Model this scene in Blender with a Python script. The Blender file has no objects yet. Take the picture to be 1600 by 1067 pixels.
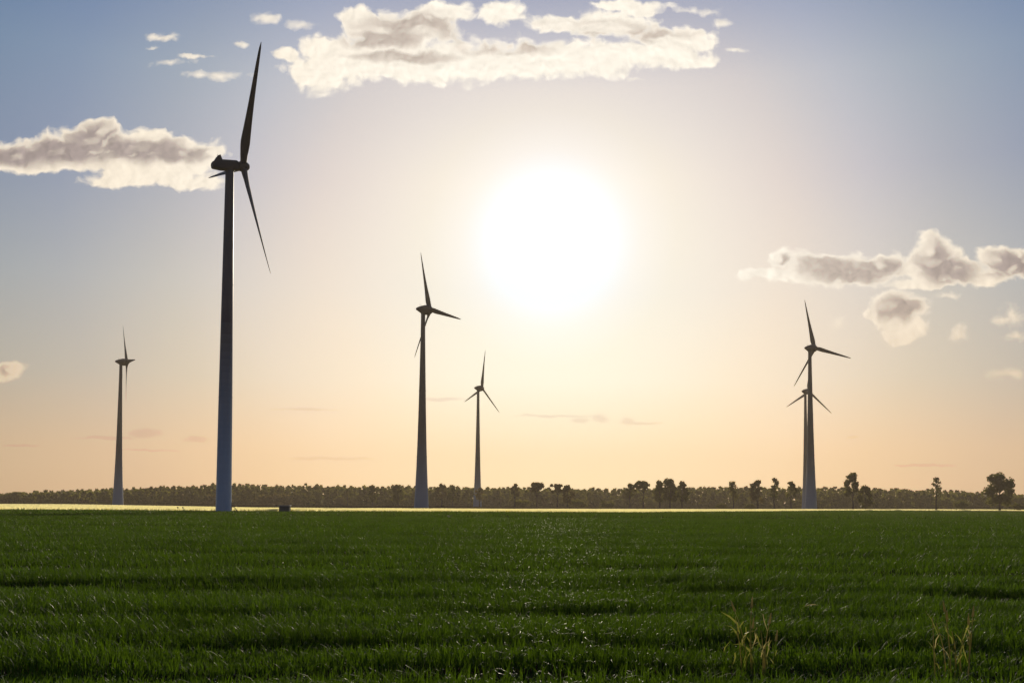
import bpy, bmesh, math, random
import numpy as np
from mathutils import Vector, Matrix

SC = bpy.context.scene
COL = SC.collection
R = math.radians
random.seed(7)
RNG = np.random.default_rng(11)

# ------------------------------------------------------------------ camera
F_PX = 1556.0                 # focal length in photo pixels (35 mm on 36 mm, photo 1600 wide)
Y0 = 788.0                    # eye level in the photo
ROLL = R(0.3)
PITCH = R(2.53)
YC = Y0 - F_PX * math.tan(PITCH)      # row of the lens axis (the frame is shifted up)
HC = 1.9                      # eye height (m)
_u0 = Vector((0, -math.sin(PITCH), math.cos(PITCH)))
FWD = Vector((0, math.cos(PITCH), math.sin(PITCH)))
RIGHT = Vector((1, 0, 0)) * math.cos(ROLL) + _u0 * math.sin(ROLL)
UP = _u0 * math.cos(ROLL) - Vector((1, 0, 0)) * math.sin(ROLL)


def pdir(px, py):
    """photo pixel -> direction (X, 1, Z)"""
    d = FWD + RIGHT * ((px - 800.0) / F_PX) + UP * ((YC - py) / F_PX)
    return (d.x / d.y, 1.0, d.z / d.y)


def at(px, py, d):
    x, _, z = pdir(px, py)
    return Vector((x * d, d, HC + z * d))


cam_data = bpy.data.cameras.new('camera')
cam = bpy.data.objects.new('camera', cam_data)
COL.objects.link(cam)
SC.camera = cam
cam_data.sensor_width = 36.0
cam_data.lens = 36.0 * F_PX / 1600.0
cam_data.shift_y = (YC - 533.5) / 1600.0
cam_data.clip_end = 9000.0
cam.matrix_world = Matrix.Translation((0, 0, HC)) @ Matrix((RIGHT, UP, -FWD)).transposed().to_4x4()

SC.view_settings.view_transform = 'Standard'
SC.view_settings.look = 'None'
SC.view_settings.exposure = -0.8
SC.view_settings.gamma = 1.0
SC.cycles.use_denoising = True
SC.cycles.max_bounces = 8
SC.cycles.transparent_max_bounces = 16
SC.cycles.sample_clamp_indirect = 6.0

# ------------------------------------------------------------------ sun
SUN = Vector(pdir(861, 376)).normalized()
SUN_EL = math.asin(SUN.z)
SUN_AZ = math.atan2(SUN.x, SUN.y)
sun_data = bpy.data.lights.new('sun', 'SUN')
sun_data.energy = 5.0
sun_data.angle = R(0.5)
sun_data.color = (1.0, 0.86, 0.66)
sun = bpy.data.objects.new('sun', sun_data)
COL.objects.link(sun)
sun.rotation_euler = SUN.to_track_quat('Z', 'Y').to_euler()
sun.location = SUN * 300


# ------------------------------------------------------------------ node helper
class NT:
    def __init__(self, tree):
        self.t = tree
        self.n = tree.nodes
        self.l = tree.links

    def link(self, a, sock):
        self.l.new(a, sock)

    def put(self, sock, v):
        if isinstance(v, bpy.types.NodeSocket):
            self.l.new(v, sock)
        elif v is not None:
            sock.default_value = v

    def math(self, op, a, b=None, c=None, clamp=False):
        m = self.n.new('ShaderNodeMath')
        m.operation = op
        m.use_clamp = clamp
        for i, v in enumerate((a, b, c)):
            self.put(m.inputs[i], v)
        return m.outputs[0]

    def vec(self, op, a, b=None, c=None):
        m = self.n.new('ShaderNodeVectorMath')
        m.operation = op
        for i, v in enumerate((a, b, c)):
            self.put(m.inputs[i], v)
        return m.outputs['Value'] if op in ('LENGTH', 'DOT_PRODUCT', 'DISTANCE') else m.outputs[0]

    def scale(self, a, s):
        m = self.n.new('ShaderNodeVectorMath')
        m.operation = 'SCALE'
        self.put(m.inputs[0], a)
        self.put(m.inputs['Scale'], s)
        return m.outputs[0]

    def comb(self, x, y, z):
        m = self.n.new('ShaderNodeCombineXYZ')
        for i, v in enumerate((x, y, z)):
            self.put(m.inputs[i], v)
        return m.outputs[0]

    def sep(self, v):
        m = self.n.new('ShaderNodeSeparateXYZ')
        self.put(m.inputs[0], v)
        return m.outputs

    def noise(self, v, scale, detail=4.0, rough=0.5, lac=2.0, dims='3D'):
        m = self.n.new('ShaderNodeTexNoise')
        m.noise_dimensions = dims
        self.put(m.inputs['Vector'], v)
        m.inputs['Scale'].default_value = scale
        m.inputs['Detail'].default_value = detail
        m.inputs['Roughness'].default_value = rough
        m.inputs['Lacunarity'].default_value = lac
        return m

    def smooth(self, v, lo, hi, a=0.0, b=1.0):
        m = self.n.new('ShaderNodeMapRange')
        m.interpolation_type = 'SMOOTHSTEP'
        self.put(m.inputs[0], v)
        for i, x in enumerate((lo, hi, a, b)):
            self.put(m.inputs[1 + i], x)
        return m.outputs[0]

    def lin(self, v, lo, hi, a=0.0, b=1.0):
        m = self.n.new('ShaderNodeMapRange')
        self.put(m.inputs[0], v)
        for i, x in enumerate((lo, hi, a, b)):
            self.put(m.inputs[1 + i], x)
        return m.outputs[0]

    def mix(self, f, a, b, blend='MIX'):
        m = self.n.new('ShaderNodeMix')
        m.data_type = 'RGBA'
        m.blend_type = blend
        m.clamp_factor = False
        self.put(m.inputs[0], f)
        self.put(m.inputs[6], a if not isinstance(a, tuple) or len(a) == 4 else (*a, 1))
        self.put(m.inputs[7], b if not isinstance(b, tuple) or len(b) == 4 else (*b, 1))
        return m.outputs[2]

    def ramp3(self, x, knots, cols):
        """piecewise linear ramp with any RGB values (not clipped to 0..1)"""
        outs = []
        for ch in range(3):
            m = self.n.new('ShaderNodeValToRGB')
            e = m.color_ramp.elements
            lo, hi = -2.0, 2.0
            pts = [(k, (c[ch] - lo) / (hi - lo)) for k, c in zip(knots, cols)]
            e[0].position, e[1].position = pts[0][0], pts[-1][0]
            g = pts[0][1]; e[0].color = (g, g, g, 1)
            g = pts[-1][1]; e[-1].color = (g, g, g, 1)
            for k, g in pts[1:-1]:
                el = e.new(k); el.color = (g, g, g, 1)
            self.put(m.inputs[0], x)
            outs.append(self.math('MULTIPLY_ADD', m.outputs[0], hi - lo, lo))
        return self.comb(*outs)


# ------------------------------------------------------------------ world: evening sky with clouds
world = bpy.data.worlds.new('World')
SC.world = world
world.use_nodes = True
W = NT(world.node_tree)
bg = W.n['Background']
BG = 0.05
bg.inputs[1].default_value = BG
sky = W.n.new('ShaderNodeTexSky')
sky.sky_type = 'NISHITA'
sky.sun_disc = False
sky.sun_elevation = SUN_EL
sky.sun_rotation = SUN_AZ
sky.dust_density = 1.0

D = W.n.new('ShaderNodeTexCoord').outputs['Generated']
dx, dy, dz = W.sep(D)
cosS = W.math('MINIMUM', W.vec('DOT_PRODUCT', D, tuple(SUN)), 1.0)
theta = W.math('MULTIPLY', W.math('ARCCOSINE', cosS), 180 / math.pi)       # degrees from the sun
elev = W.math('MULTIPLY', W.math('ARCSINE', W.math('MINIMUM', W.math('MAXIMUM', dz, 0.0), 1.0)), 180 / math.pi)
az = W.math('MULTIPLY', W.math('SUBTRACT', W.math('ARCTAN2', dx, dy), SUN_AZ), 180 / math.pi)

# colour of clear air: by angle from the sun, plus warmer air near the horizon (edge of view / towards the sun)
TK = [3, 5, 7, 9.5, 13, 17, 21, 26, 33, 60, 120, 180]
TV = [[1.338, 1.402, 1.456], [1.365, 1.335, 1.29], [1.325, 1.282, 1.212], [1.282, 1.23, 1.185], [1.212, 1.152, 1.13],
      [1.07, 1.055, 1.096], [0.92, 0.942, 1.012], [0.755, 0.821, 0.957], [0.617, 0.723, 0.873], [0.52, 0.62, 0.80], [0.44, 0.55, 0.78], [0.42, 0.53, 0.76]]
EK = [0, 3, 7, 12, 18, 23, 28, 45, 90]
EB = [[0.49, 0.19, -0.15], [0.475, 0.20, -0.12], [0.30, 0.172, -0.04], [0.178, 0.128, 0.012], [0, 0, 0], [-0.062, -0.015, 0.002],
      [-0.206, -0.134, -0.035], [-0.15, -0.10, -0.02], [0, 0, 0]]
EC = [[-0.40, -0.135, 0.015], [-0.465, -0.21, -0.027], [-0.324, -0.138, 0.057], [-0.285, -0.181, -0.013], [0, 0, 0], [0.0, -0.04, -0.02],
      [-0.20, -0.16, -0.08], [-0.05, -0.03, -0.02], [0, 0, 0]]
kx = W.math('DIVIDE', elev, 90.0)
EKN = [k / 90 for k in EK]
g_az = W.math('POWER', math.e, W.math('MULTIPLY', W.math('POWER', W.math('DIVIDE', az, 13.0), 2.0), -1.0))
E1 = W.ramp3(W.math('DIVIDE', theta, 180.0), [k / 180 for k in TK], TV)
toward = W.smooth(theta, 35.0, 85.0, 1.0, 0.12)                       # the warm horizon lies on the sun's side
E1 = W.vec('ADD', E1, W.scale(W.ramp3(kx, EKN, EB), toward))
E1 = W.vec('ADD', E1, W.scale(W.ramp3(kx, EKN, EC), g_az))
e3 = [W.math('POWER', W.math('MAXIMUM', s, 0.0), 2.2) for s in W.sep(E1)]
air = W.comb(*e3)
core = W.math('POWER', math.e, W.math('MULTIPLY', W.math('POWER', W.math('DIVIDE', theta, 2.6), 2.0), -1.0))
air = W.vec('ADD', air, W.scale((0.5, 0.5, 0.5), core))
# the sky away from the sun is darker
front = W.smooth(W.math('COSINE', W.math('MULTIPLY', az, math.pi / 180)), -0.2, 0.75, 0.45, 1.0)
air = W.scale(air, front)
clear = W.vec('ADD', W.scale(sky.outputs[0], 0.25 * BG), W.scale(air, 0.75))   # scene radiance

# clouds: laid out on the sky sphere by direction (units: 1/1556 of the tangent)
ysafe = W.math('MAXIMUM', dy, 0.05)
P0 = W.comb(W.math('MULTIPLY', W.math('DIVIDE', dx, ysafe), F_PX), W.math('MULTIPLY', W.math('DIVIDE', dz, ysafe), F_PX), 0.0)


def cloud_xy(px, py):
    x, _, z = pdir(px, py)
    return x * F_PX, z * F_PX


def blobs(P, lst, k=0.25):
    """1 - distance to the nearest of many soft ellipses"""
    cur = None
    for (px, py, rx, ry) in lst:
        cx, cy = cloud_xy(px, py)
        v = W.n.new('ShaderNodeVectorMath')
        v.operation = 'MULTIPLY_ADD'
        W.put(v.inputs[0], P)
        v.inputs[1].default_value = (1 / rx, 1 / ry, 0)
        v.inputs[2].default_value = (-cx / rx, -cy / ry, 0)
        d = W.vec('LENGTH', v.outputs[0])
        cur = d if cur is None else W.math('SMOOTH_MIN', cur, d, k)
    return W.math('SUBTRACT', 1.0, cur)


def warp(P, s, amp, detail, rough=0.55):
    nz = W.noise(P, 1.0 / s, detail, rough)
    return W.vec('ADD', P, W.vec('MULTIPLY', W.vec('SUBTRACT', nz.outputs['Color'], (0.5, 0.5, 0.5)), (amp * 1.25, amp, 0)))


CL_MAIN = [(500, 118, 48, 28), (545, 95, 85, 40), (600, 85, 115, 42), (700, 95, 130, 36), (800, 95, 140, 30), (905, 92, 120, 27),
           (1005, 88, 105, 20), (1055, 93, 55, 14), (592, 45, 55, 28), (560, 27, 34, 16), (650, 45, 70, 30), (690, 22, 55, 15),
           (785, 22, 42, 18), (880, 38, 50, 18), (950, 38, 85, 22), (1045, 62, 70, 20), (1090, 70, 30, 12), (448, 86, 26, 11),
           (980, 10, 55, 9), (1000, 17, 34, 9),
           (20, 242, 52, 20), (80, 237, 72, 26), (130, 218, 48, 26), (152, 205, 34, 22), (205, 228, 72, 22), (232, 216, 36, 14),
           (140, 240, 45, 20), (250, 254, 95, 20), (170, 252, 70, 16), (282, 236, 56, 20), (322, 240, 26, 11), (100, 256, 115, 15), (232, 272, 98, 20), (180, 281, 52, 13), (292, 286, 52, 11),
           (1222, 406, 24, 16), (1290, 420, 72, 27), (1330, 426, 62, 24), (1382, 412, 36, 16), (1250, 432, 62, 14), (1198, 427, 34, 9),
           (1458, 392, 30, 27), (1470, 410, 46, 28), (1505, 422, 50, 22), (1440, 426, 46, 20), (1560, 405, 36, 22),
           (1585, 420, 32, 20), (1592, 398, 20, 14), (1530, 434, 40, 15), (1440, 444, 52, 9), (1610, 410, 40, 30),
           (1402, 480, 46, 25), (1405, 505, 38, 22), (1400, 525, 26, 13), (1370, 490, 20, 13), (15, 577, 26, 15), (-15, 585, 40, 14)]
CL_DARK = [(655, 42, 80, 20), (600, 62, 60, 12), (735, 45, 60, 16), (930, 50, 110, 15), (985, 53, 80, 13), (630, 88, 70, 8),
           (790, 74, 60, 11), (25, 243, 55, 14), (100, 238, 85, 20), (148, 216, 38, 22), (215, 235, 75, 17), (275, 241, 50, 12),
           (1290, 417, 52, 17), (1335, 430, 62, 16), (1376, 413, 38, 11), (1222, 409, 16, 9), (1458, 400, 26, 24), (1482, 424, 40, 20),
           (1572, 413, 38, 20), (1610, 420, 30, 18), (1400, 480, 38, 18), (15, 574, 20, 10)]
CL_WISP = [(420, 30, 24, 10), (470, 38, 28, 10), (1110, 20, 28, 9), (1128, 36, 18, 9), (1150, 78, 20, 4), (1075, 18, 22, 7),
           (255, 60, 26, 7), (240, 76, 14, 5), (268, 98, 34, 8), (335, 117, 52, 9), (374, 70, 14, 6), (300, 88, 30, 4),
           (325, 293, 30, 6), (1165, 432, 16, 6), (1313, 506, 18, 13), (1498, 524, 18, 15), (1480, 462, 26, 7),
           (1582, 492, 22, 18), (1568, 500, 24, 8), (1590, 527, 26, 8), (1580, 583, 42, 9), (720, 12, 40, 8), (995, 125, 16, 4)]
CL_LOW = [(225, 677, 34, 9), (160, 684, 60, 3.5), (305, 686, 24, 8), (30, 695, 40, 2.5), (230, 703, 50, 2.5), (905, 657, 16, 5),
          (940, 654, 15, 8), (980, 658, 13, 7), (860, 650, 70, 3), (690, 624, 50, 4), (1000, 660, 45, 3), (1332, 683, 12, 3),
          (520, 716, 90, 3), (1440, 727, 60, 3), (480, 640, 70, 2.5)]

PW = warp(warp(P0, 62.0, 30.0, 3.0), 17.0, 6.5, 3.0, 0.5)


def puffs(P):
    """billowing detail: fractal noise plus rounded cells of two sizes, about -0.5..0.5"""
    n_ = W.noise(W.vec('MULTIPLY', P, (1.0, 1.25, 1.0)), 1 / 38.0, 7.0, 0.56).outputs[0]
    acc = W.math('MULTIPLY_ADD', n_, 1.0, -0.5)
    for size, amp in ((26.0, 0.30), (11.0, 0.15)):
        v = W.n.new('ShaderNodeTexVoronoi')
        v.feature = 'SMOOTH_F1'
        W.put(v.inputs['Vector'], P)
        v.inputs['Scale'].default_value = 1 / size
        v.inputs['Smoothness'].default_value = 0.35
        acc = W.math('ADD', acc, W.math('MULTIPLY_ADD', v.outputs['Distance'], -amp, amp * 0.42))
    return acc


fbc = puffs(PW)
sx_, sy_ = P_SUN = (SUN.x / SUN.y * F_PX, SUN.z / SUN.y * F_PX)
tosun = W.vec('NORMALIZE', W.vec('SUBTRACT', (sx_, sy_, 0.0), P0))
relief = W.math('SUBTRACT', fbc, puffs(W.vec('ADD', PW, W.scale(tosun, 6.0))))
env = blobs(PW, CL_MAIN)
env_s = blobs(W.vec('ADD', PW, W.scale(tosun, 13.0)), CL_MAIN)
dm = W.math('MULTIPLY_ADD', fbc, 1.35, W.math('ADD', env, 0.15))
sunward = W.smooth(W.math('SUBTRACT', env, env_s), 0.06, 0.50)         # flank of the cloud that faces the sun
a_main = W.smooth(dm, -0.12, 0.32)
PD = warp(PW, 30.0, 16.0, 5.0, 0.6)
dk = W.math('MULTIPLY_ADD', fbc, 0.55, blobs(PD, CL_DARK))
a_dark = W.math('MULTIPLY', W.smooth(dk, -0.75, 0.50), W.math('MULTIPLY', W.smooth(dm, 0.08, 0.50), W.math('MULTIPLY_ADD', sunward, -0.75, 1.0)))
PWI = warp(P0, 22.0, 16.0, 6.0, 0.65)
dw = W.math('MULTIPLY_ADD', fbc, 2.3, blobs(PWI, CL_WISP))
a_wisp = W.math('MULTIPLY', W.smooth(dw, -0.25, 0.95), 0.85)
PL = warp(P0, 26.0, 9.0, 4.0)
dl = W.math('MULTIPLY_ADD', fbc, 1.0, blobs(PL, CL_LOW, 0.12))
a_low = W.math('MULTIPLY', W.smooth(dl, -0.1, 0.6), 0.9)
forward = W.math('GREATER_THAN', dy, 0.3)

lit_near = W.smooth(theta, 9.0, 26.0, 0.0, 1.0)
low_cl = W.smooth(elev, 3.0, 14.0, 0.0, 1.0)
c_lit = W.mix(lit_near, (1.85, 1.72, 1.50), (1.75, 1.55, 1.26))
c_lit = W.mix(low_cl, (1.40, 1.08, 0.74), c_lit)
c_core = W.mix(lit_near, (1.10, 0.95, 0.82), (0.66, 0.55, 0.52))
c_core = W.mix(low_cl, (0.95, 0.73, 0.53), c_core)
c_lit = W.scale(c_lit, W.math('MULTIPLY_ADD', relief, 0.55, 0.97))
c_core = W.scale(c_core, W.math('MULTIPLY_ADD', relief, 0.9, 1.0))
col = W.mix(W.math('MULTIPLY', a_low, forward), clear, W.vec('MULTIPLY', clear, (0.88, 0.83, 0.86)))
col = W.mix(W.math('MULTIPLY', a_wisp, forward), col, c_lit)
body = W.mix(a_dark, c_lit, c_core)
col = W.mix(W.math('MULTIPLY', a_main, forward), col, body)
W.link(W.scale(col, 1.0 / BG), bg.inputs[0])


# ------------------------------------------------------------------ object helpers
def tag(o, label=None, cat=None, group=None, kind=None):
    if label: o['label'] = label
    if cat: o['category'] = cat
    if group: o['group'] = group
    if kind: o['kind'] = kind
    return o


def link(name, me, m=None, parent=None, loc=None):
    o = bpy.data.objects.new(name, me)
    COL.objects.link(o)
    if m: me.materials.append(m)
    if parent: o.parent = parent
    if loc is not None: o.location = loc
    return o


def empty(name, loc, rotz=0.0):
    o = bpy.data.objects.new(name, None)
    COL.objects.link(o)
    o.empty_display_size = 0.2
    o.location = loc
    o.rotation_euler = (0, 0, rotz)
    return o


def np_mesh(name, verts, tris, smooth=True):
    """fast triangle mesh from numpy arrays"""
    me = bpy.data.meshes.new(name)
    nv, nt = len(verts), len(tris)
    me.vertices.add(nv)
    me.vertices.foreach_set('co', np.ascontiguousarray(verts, np.float32).ravel())
    me.loops.add(nt * 3)
    me.loops.foreach_set('vertex_index', np.ascontiguousarray(tris, np.int32).ravel())
    me.polygons.add(nt)
    me.polygons.foreach_set('loop_start', np.arange(0, nt * 3, 3, dtype=np.int32))
    if smooth:
        me.polygons.foreach_set('use_smooth', np.ones(nt, bool))
    me.update(calc_edges=True)
    return me


def vnoise(x, y, seed=0):
    """smooth value noise, about -1..1"""
    xi, yi = np.floor(x).astype(np.int64), np.floor(y).astype(np.int64)
    fx, fy = x - xi, y - yi
    fx, fy = fx * fx * (3 - 2 * fx), fy * fy * (3 - 2 * fy)

    def h(a, b):
        n = (a * 374761393 + b * 668265263 + seed * 974634777) & 0xFFFFFFFF
        n = ((n ^ (n >> 13)) * 1274126177) & 0xFFFFFFFF
        return ((n ^ (n >> 16)) & 0xFFFF) / 32767.5 - 1.0
    return (h(xi, yi) * (1 - fx) + h(xi + 1, yi) * fx) * (1 - fy) + (h(xi, yi + 1) * (1 - fx) + h(xi + 1, yi + 1) * fx) * fy


def mat(name):
    m = bpy.data.materials.new(name)
    m.use_nodes = True
    t = NT(m.node_tree)
    return m, t, t.n['Principled BSDF'], t.n['Material Output']


# ------------------------------------------------------------------ terrain
TILT = -0.0012


def gz(x, y):
    """ground height: the land rises gently to the right"""
    return TILT * np.clip(x, -1000, 1000)


def gzf(x, y):
    return float(TILT * max(-1000, min(1000, x)))


m_soil, t, p, o_ = mat('soil')
nz = t.noise(t.n.new('ShaderNodeTexCoord').outputs['Object'], 3.0, 8, 0.6)
t.link(t.mix(nz.outputs[0], (0.014, 0.011, 0.007), (0.034, 0.026, 0.016)), p.inputs['Base Color'])
p.inputs['Roughness'].default_value = 1.0
p.inputs['Specular IOR Level'].default_value = 0.0
bump = t.n.new('ShaderNodeBump'); bump.inputs['Strength'].default_value = 0.6
t.link(nz.outputs[0], bump.inputs['Height']); t.link(bump.outputs[0], p.inputs['Normal'])

xs = np.concatenate([[-2600, -1800], np.linspace(-1000, 1000, 41), [1800, 2600]])
ys = np.concatenate([[-120, -40], np.linspace(0, 1400, 36), [2200, 3400]])
gx, gy = np.meshgrid(xs, ys)
gv = np.stack([gx, gy, gz(gx, gy)], -1).reshape(-1, 3)
nx, ny = len(xs), len(ys)
i0 = (np.arange(ny - 1)[:, None] * nx + np.arange(nx - 1)[None]).ravel()
gt = np.concatenate([np.stack([i0, i0 + 1, i0 + nx + 1], 1), np.stack([i0, i0 + nx + 1, i0 + nx], 1)])
ground = link('ground', np_mesh('ground', gv, gt), m_soil)
tag(ground, 'brown field soil under the crops', kind='structure')

# far edge of the green crop, read along the picture and laid down on the land
EDGE_PX = [(-300, 791.5), (-100, 793), (0, 794.2), (200, 795.2), (300, 796.6), (400, 797.3), (600, 797.5), (800, 798.2), (1000, 799.1),
           (1200, 797.8), (1400, 796.5), (1600, 796.2), (1800, 797)]
FAR_PX = [(-300, 784.8), (0, 786.5), (100, 786.8), (200, 788.4), (300, 790.0), (400, 791.8), (600, 793.0), (800, 793.9), (1000, 794.2), (1200, 794.6),
          (1400, 794.7), (1600, 795.0), (1800, 795.6)]
CROP_H = 0.28
edge = []
for (px, py) in EDGE_PX:
    x, _, z = pdir(px, py)
    d = (HC - CROP_H) / max(TILT * x - z, 1e-4)
    edge.append((x, d))
edge_s = np.array([e[0] for e in edge])
edge_d = np.array([min(e[1], 620.0) for e in edge])


far_s, far_d = [], []
for (px, py) in FAR_PX:
    x, _, z = pdir(px, py)
    far_s.append(x)
    far_d.append(min((HC - 0.56) / max(TILT * x - z, 1e-4), 900.0))


def edge_dist(x, y):
    return np.interp(x / np.maximum(y, 1.0), edge_s, edge_d)


# ------------------------------------------------------------------ crops (blades)
def leaf_material(name, base, trans, rough, spec, var=0.35, fac=0.4, scale=0.35, wet=False, patch=1.0):
    m, t, p, o_ = mat(name)
    tc = t.n.new('ShaderNodeTexCoord').outputs['Object']
    n1 = t.noise(tc, scale, 3, 0.5).outputs[0]
    n2 = t.noise(tc, 9.0, 2, 0.5).outputs[0]
    v = t.math('MULTIPLY_ADD', t.math('SUBTRACT', n1, 0.5), var * 2 * patch, 1.0)
    v = t.math('MULTIPLY', v, t.math('MULTIPLY_ADD', t.math('SUBTRACT', n2, 0.5), var * 2.4, 1.0))
    t.link(t.scale(base, v), p.inputs['Base Color'])
    p.inputs['Roughness'].default_value = rough
    p.inputs['Specular IOR Level'].default_value = spec
    if wet:                                            # scattered dew on some leaves
        n3 = t.noise(tc, 21.0, 1, 0.5).outputs[0]
        n4 = t.noise(tc, 0.22, 2, 0.5).outputs[0]
        d_ = t.smooth(t.math('MULTIPLY_ADD', n4, 0.25, n3), 0.71, 0.755)
        t.link(t.lin(d_, 0, 1, rough, 0.45), p.inputs['Roughness'])
        t.link(t.lin(d_, 0, 1, spec, 0.2), p.inputs['Specular IOR Level'])
    tr = t.n.new('ShaderNodeBsdfTranslucent')
    t.link(t.scale(trans, v), tr.inputs[0])
    mx = t.n.new('ShaderNodeMixShader')
    mx.inputs[0].default_value = fac
    t.link(p.outputs[0], mx.inputs[1]); t.link(tr.outputs[0], mx.inputs[2])
    t.link(mx.outputs[0], o_.inputs['Surface'])
    return m


m_green = leaf_material('green_leaf', (0.036, 0.080, 0.010), (0.114, 0.206, 0.006), 0.6, 0.10, var=0.5, wet=True)
m_barley = leaf_material('pale_barley', (0.68, 0.60, 0.25), (0.96, 0.88, 0.42), 0.35, 0.6, var=0.10, fac=0.95, scale=0.02)

BANDS = [(10.15, 0.42, 0.9), (12.3, 0.22, 0.5), (15.2, 0.25, 0.45), (19.5, 0.55, 0.95), (21.8, 0.4, 0.7), (27.0, 0.55, 0.8), (29.2, 0.35, 0.5), (35.5, 0.7, 0.8),
         (44.0, 0.8, 0.7), (57.0, 1.1, 0.7), (75.0, 1.4, 0.6), (100.0, 2.2, 0.6), (140.0, 3.0, 0.5)]


def crop_height(x, y):
    h = 0.34 + 0.035 * vnoise(x / 1.3, y / 1.1, 1) + 0.04 * vnoise(x / 5.0, y / 3.0, 2) + 0.03 * vnoise(x / 17.0, y / 9.0, 3)
    h = h - 0.30 * np.clip(vnoise(x / 3.2, y / 0.8, 5) - 0.25, 0, 1) - 0.22 * np.clip(vnoise(x / 1.1, y / 0.5, 6) - 0.4, 0, 1)
    for i, (yc, hw, dep) in enumerate(BANDS):
        c = yc + 0.10 * yc * 0.25 * vnoise(x / (yc * 0.5), x * 0 + i, 21) + 0.012 * x
        on = 0.85 + 0.5 * vnoise(x / (yc * 0.22), x * 0 + i * 3.3, 31)
        w = np.clip((1.7 * hw - np.abs(y - c)) / (0.45 * hw), 0, 1)
        h = h * (1 - np.clip(on, 0.05, 1) * min(1.0, dep * 1.25) * w)
    return np.maximum(h, 0.03)


def blades(n, y0, y1, width, lev, leaf, lean, sampler='area', seed=0):
    rg = np.random.default_rng(seed)
    u = rg.random(n)
    y = np.sqrt(y0 ** 2 + u * (y1 ** 2 - y0 ** 2))
    x = (rg.random(n) * 2 - 1) * (0.56 * y + 2.0)
    keep = y < edge_dist(x, y) + rg.normal(0, 0.5, n)
    x, y = x[keep], y[keep]
    n = len(x)
    H = crop_height(x, y)
    g = gz(x, y)
    L = leaf * (0.65 + 0.6 * rg.random(n)) * np.clip(H / 0.34, 0.12, 1.2)
    top = H * (0.72 + 0.42 * rg.random(n) ** 1.5)
    base = np.maximum(top - L * 0.9, 0.0)
    a = rg.random(n) * 2 * np.pi
    la = np.abs(rg.normal(0.25, lean, n)) + 0.05
    dirx, diry = np.cos(a), np.sin(a)
    b = a + np.pi / 2 + rg.normal(0, 0.5, n)
    wx, wy = np.cos(b), np.sin(b)
    w = width * (0.6 + 0.7 * rg.random(n))
    droop = rg.random(n) < 0.22
    V, T = [], []
    cnt = 2 * lev + 1
    for k in range(lev + 1):
        s = k / lev
        out = L * la * s ** 1.7 * np.where(droop, 1.7, 1.0)
        z = base + (top - base) * (s - np.where(droop, 0.62 * s ** 3, 0.12 * s ** 3)) * np.where(droop, 1.5, 1.12)
        cx, cy, cz = x + dirx * out, y + diry * out, g + z
        prof = (1 - s) ** 0.6 * (0.75 + 0.5 * min(1, s * 3)) if lev > 1 else (1.0 if k == 0 else 0)
        if k < lev:
            hw = w * 0.5 * prof
            V.append(np.stack([cx - wx * hw, cy - wy * hw, cz], 1))
            V.append(np.stack([cx + wx * hw, cy + wy * hw, cz], 1))
        else:
            V.append(np.stack([cx, cy, cz], 1))
    V = np.stack(V, 1).reshape(-1, 3)
    i = np.arange(n)[:, None] * cnt
    T = []
    for k in range(lev):
        if k < lev - 1:
            T.append(i + np.array([[2 * k, 2 * k + 1, 2 * k + 3]]))
            T.append(i + np.array([[2 * k, 2 * k + 3, 2 * k + 2]]))
        else:
            T.append(i + np.array([[2 * k, 2 * k + 1, 2 * k + 2]]))
    return V, np.concatenate(T)


def join_parts(parts):
    V, T, off = [], [], 0
    for v, tr in parts:
        V.append(v); T.append(tr + off); off += len(v)
    return np.concatenate(V), np.concatenate(T)


gp = [blades(280000, 6.5, 24, 0.013, 4, 0.25, 0.35, seed=1),
      blades(300000, 24, 60, 0.019, 3, 0.27, 0.35, seed=2),
      blades(320000, 60, 140, 0.042, 2, 0.30, 0.3, seed=3),
      blades(420000, 140, 480, 0.10, 1, 0.36, 0.3, seed=4)]
gvv, gtt = join_parts(gp)
crop = link('wheat_crop', np_mesh('wheat_crop', gvv, gtt), m_green)
tag(crop, 'dense dark green young wheat covering the whole foreground field', 'wheat crop', kind='stuff')

# dew drops on the leaf tips
m_dew, t, p, o_ = mat('dew')
p.inputs['Base Color'].default_value = (0.05, 0.09, 0.03, 1)
p.inputs['Roughness'].default_value = 0.34
p.inputs['Specular IOR Level'].default_value = 0.9
bm = bmesh.new(); bmesh.ops.create_icosphere(bm, subdivisions=2, radius=1.0)
bm.verts.ensure_lookup_table()
sv = np.array([v.co[:] for v in bm.verts]); sf = np.array([[v.index for v in f.verts] for f in bm.faces]); bm.free()
rg = np.random.default_rng(41)
nd = 3600
dd_ = 1.0 / (1 / 70 + rg.random(nd) * (1 / 7.5 - 1 / 70))
dxx = (rg.random(nd) * 2 - 1) * 0.54 * dd_
kp = vnoise(dxx / (dd_ * 0.09), 60 / dd_, 51) * 0.5 + 0.5 > rg.random(nd) * 1.1
dd_, dxx = dd_[kp], dxx[kp]
hh_ = crop_height(dxx, dd_)
rad = (0.0032 + 0.00020 * dd_) * (0.5 + rg.random(len(dd_)) ** 2)
cen = np.stack([dxx, dd_, gz(dxx, dd_) + hh_ * rg.uniform(0.85, 1.08, len(dd_))], 1)
dv = (cen[:, None] + sv[None] * rad[:, None, None]).reshape(-1, 3)
df = (sf[None] + (np.arange(len(dd_)) * len(sv))[:, None, None]).reshape(-1, 3)
tag(link('dew', np_mesh('dew', dv, df), m_dew), 'dew drops glinting on the tips of the green crop', 'dew', kind='stuff')

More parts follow.
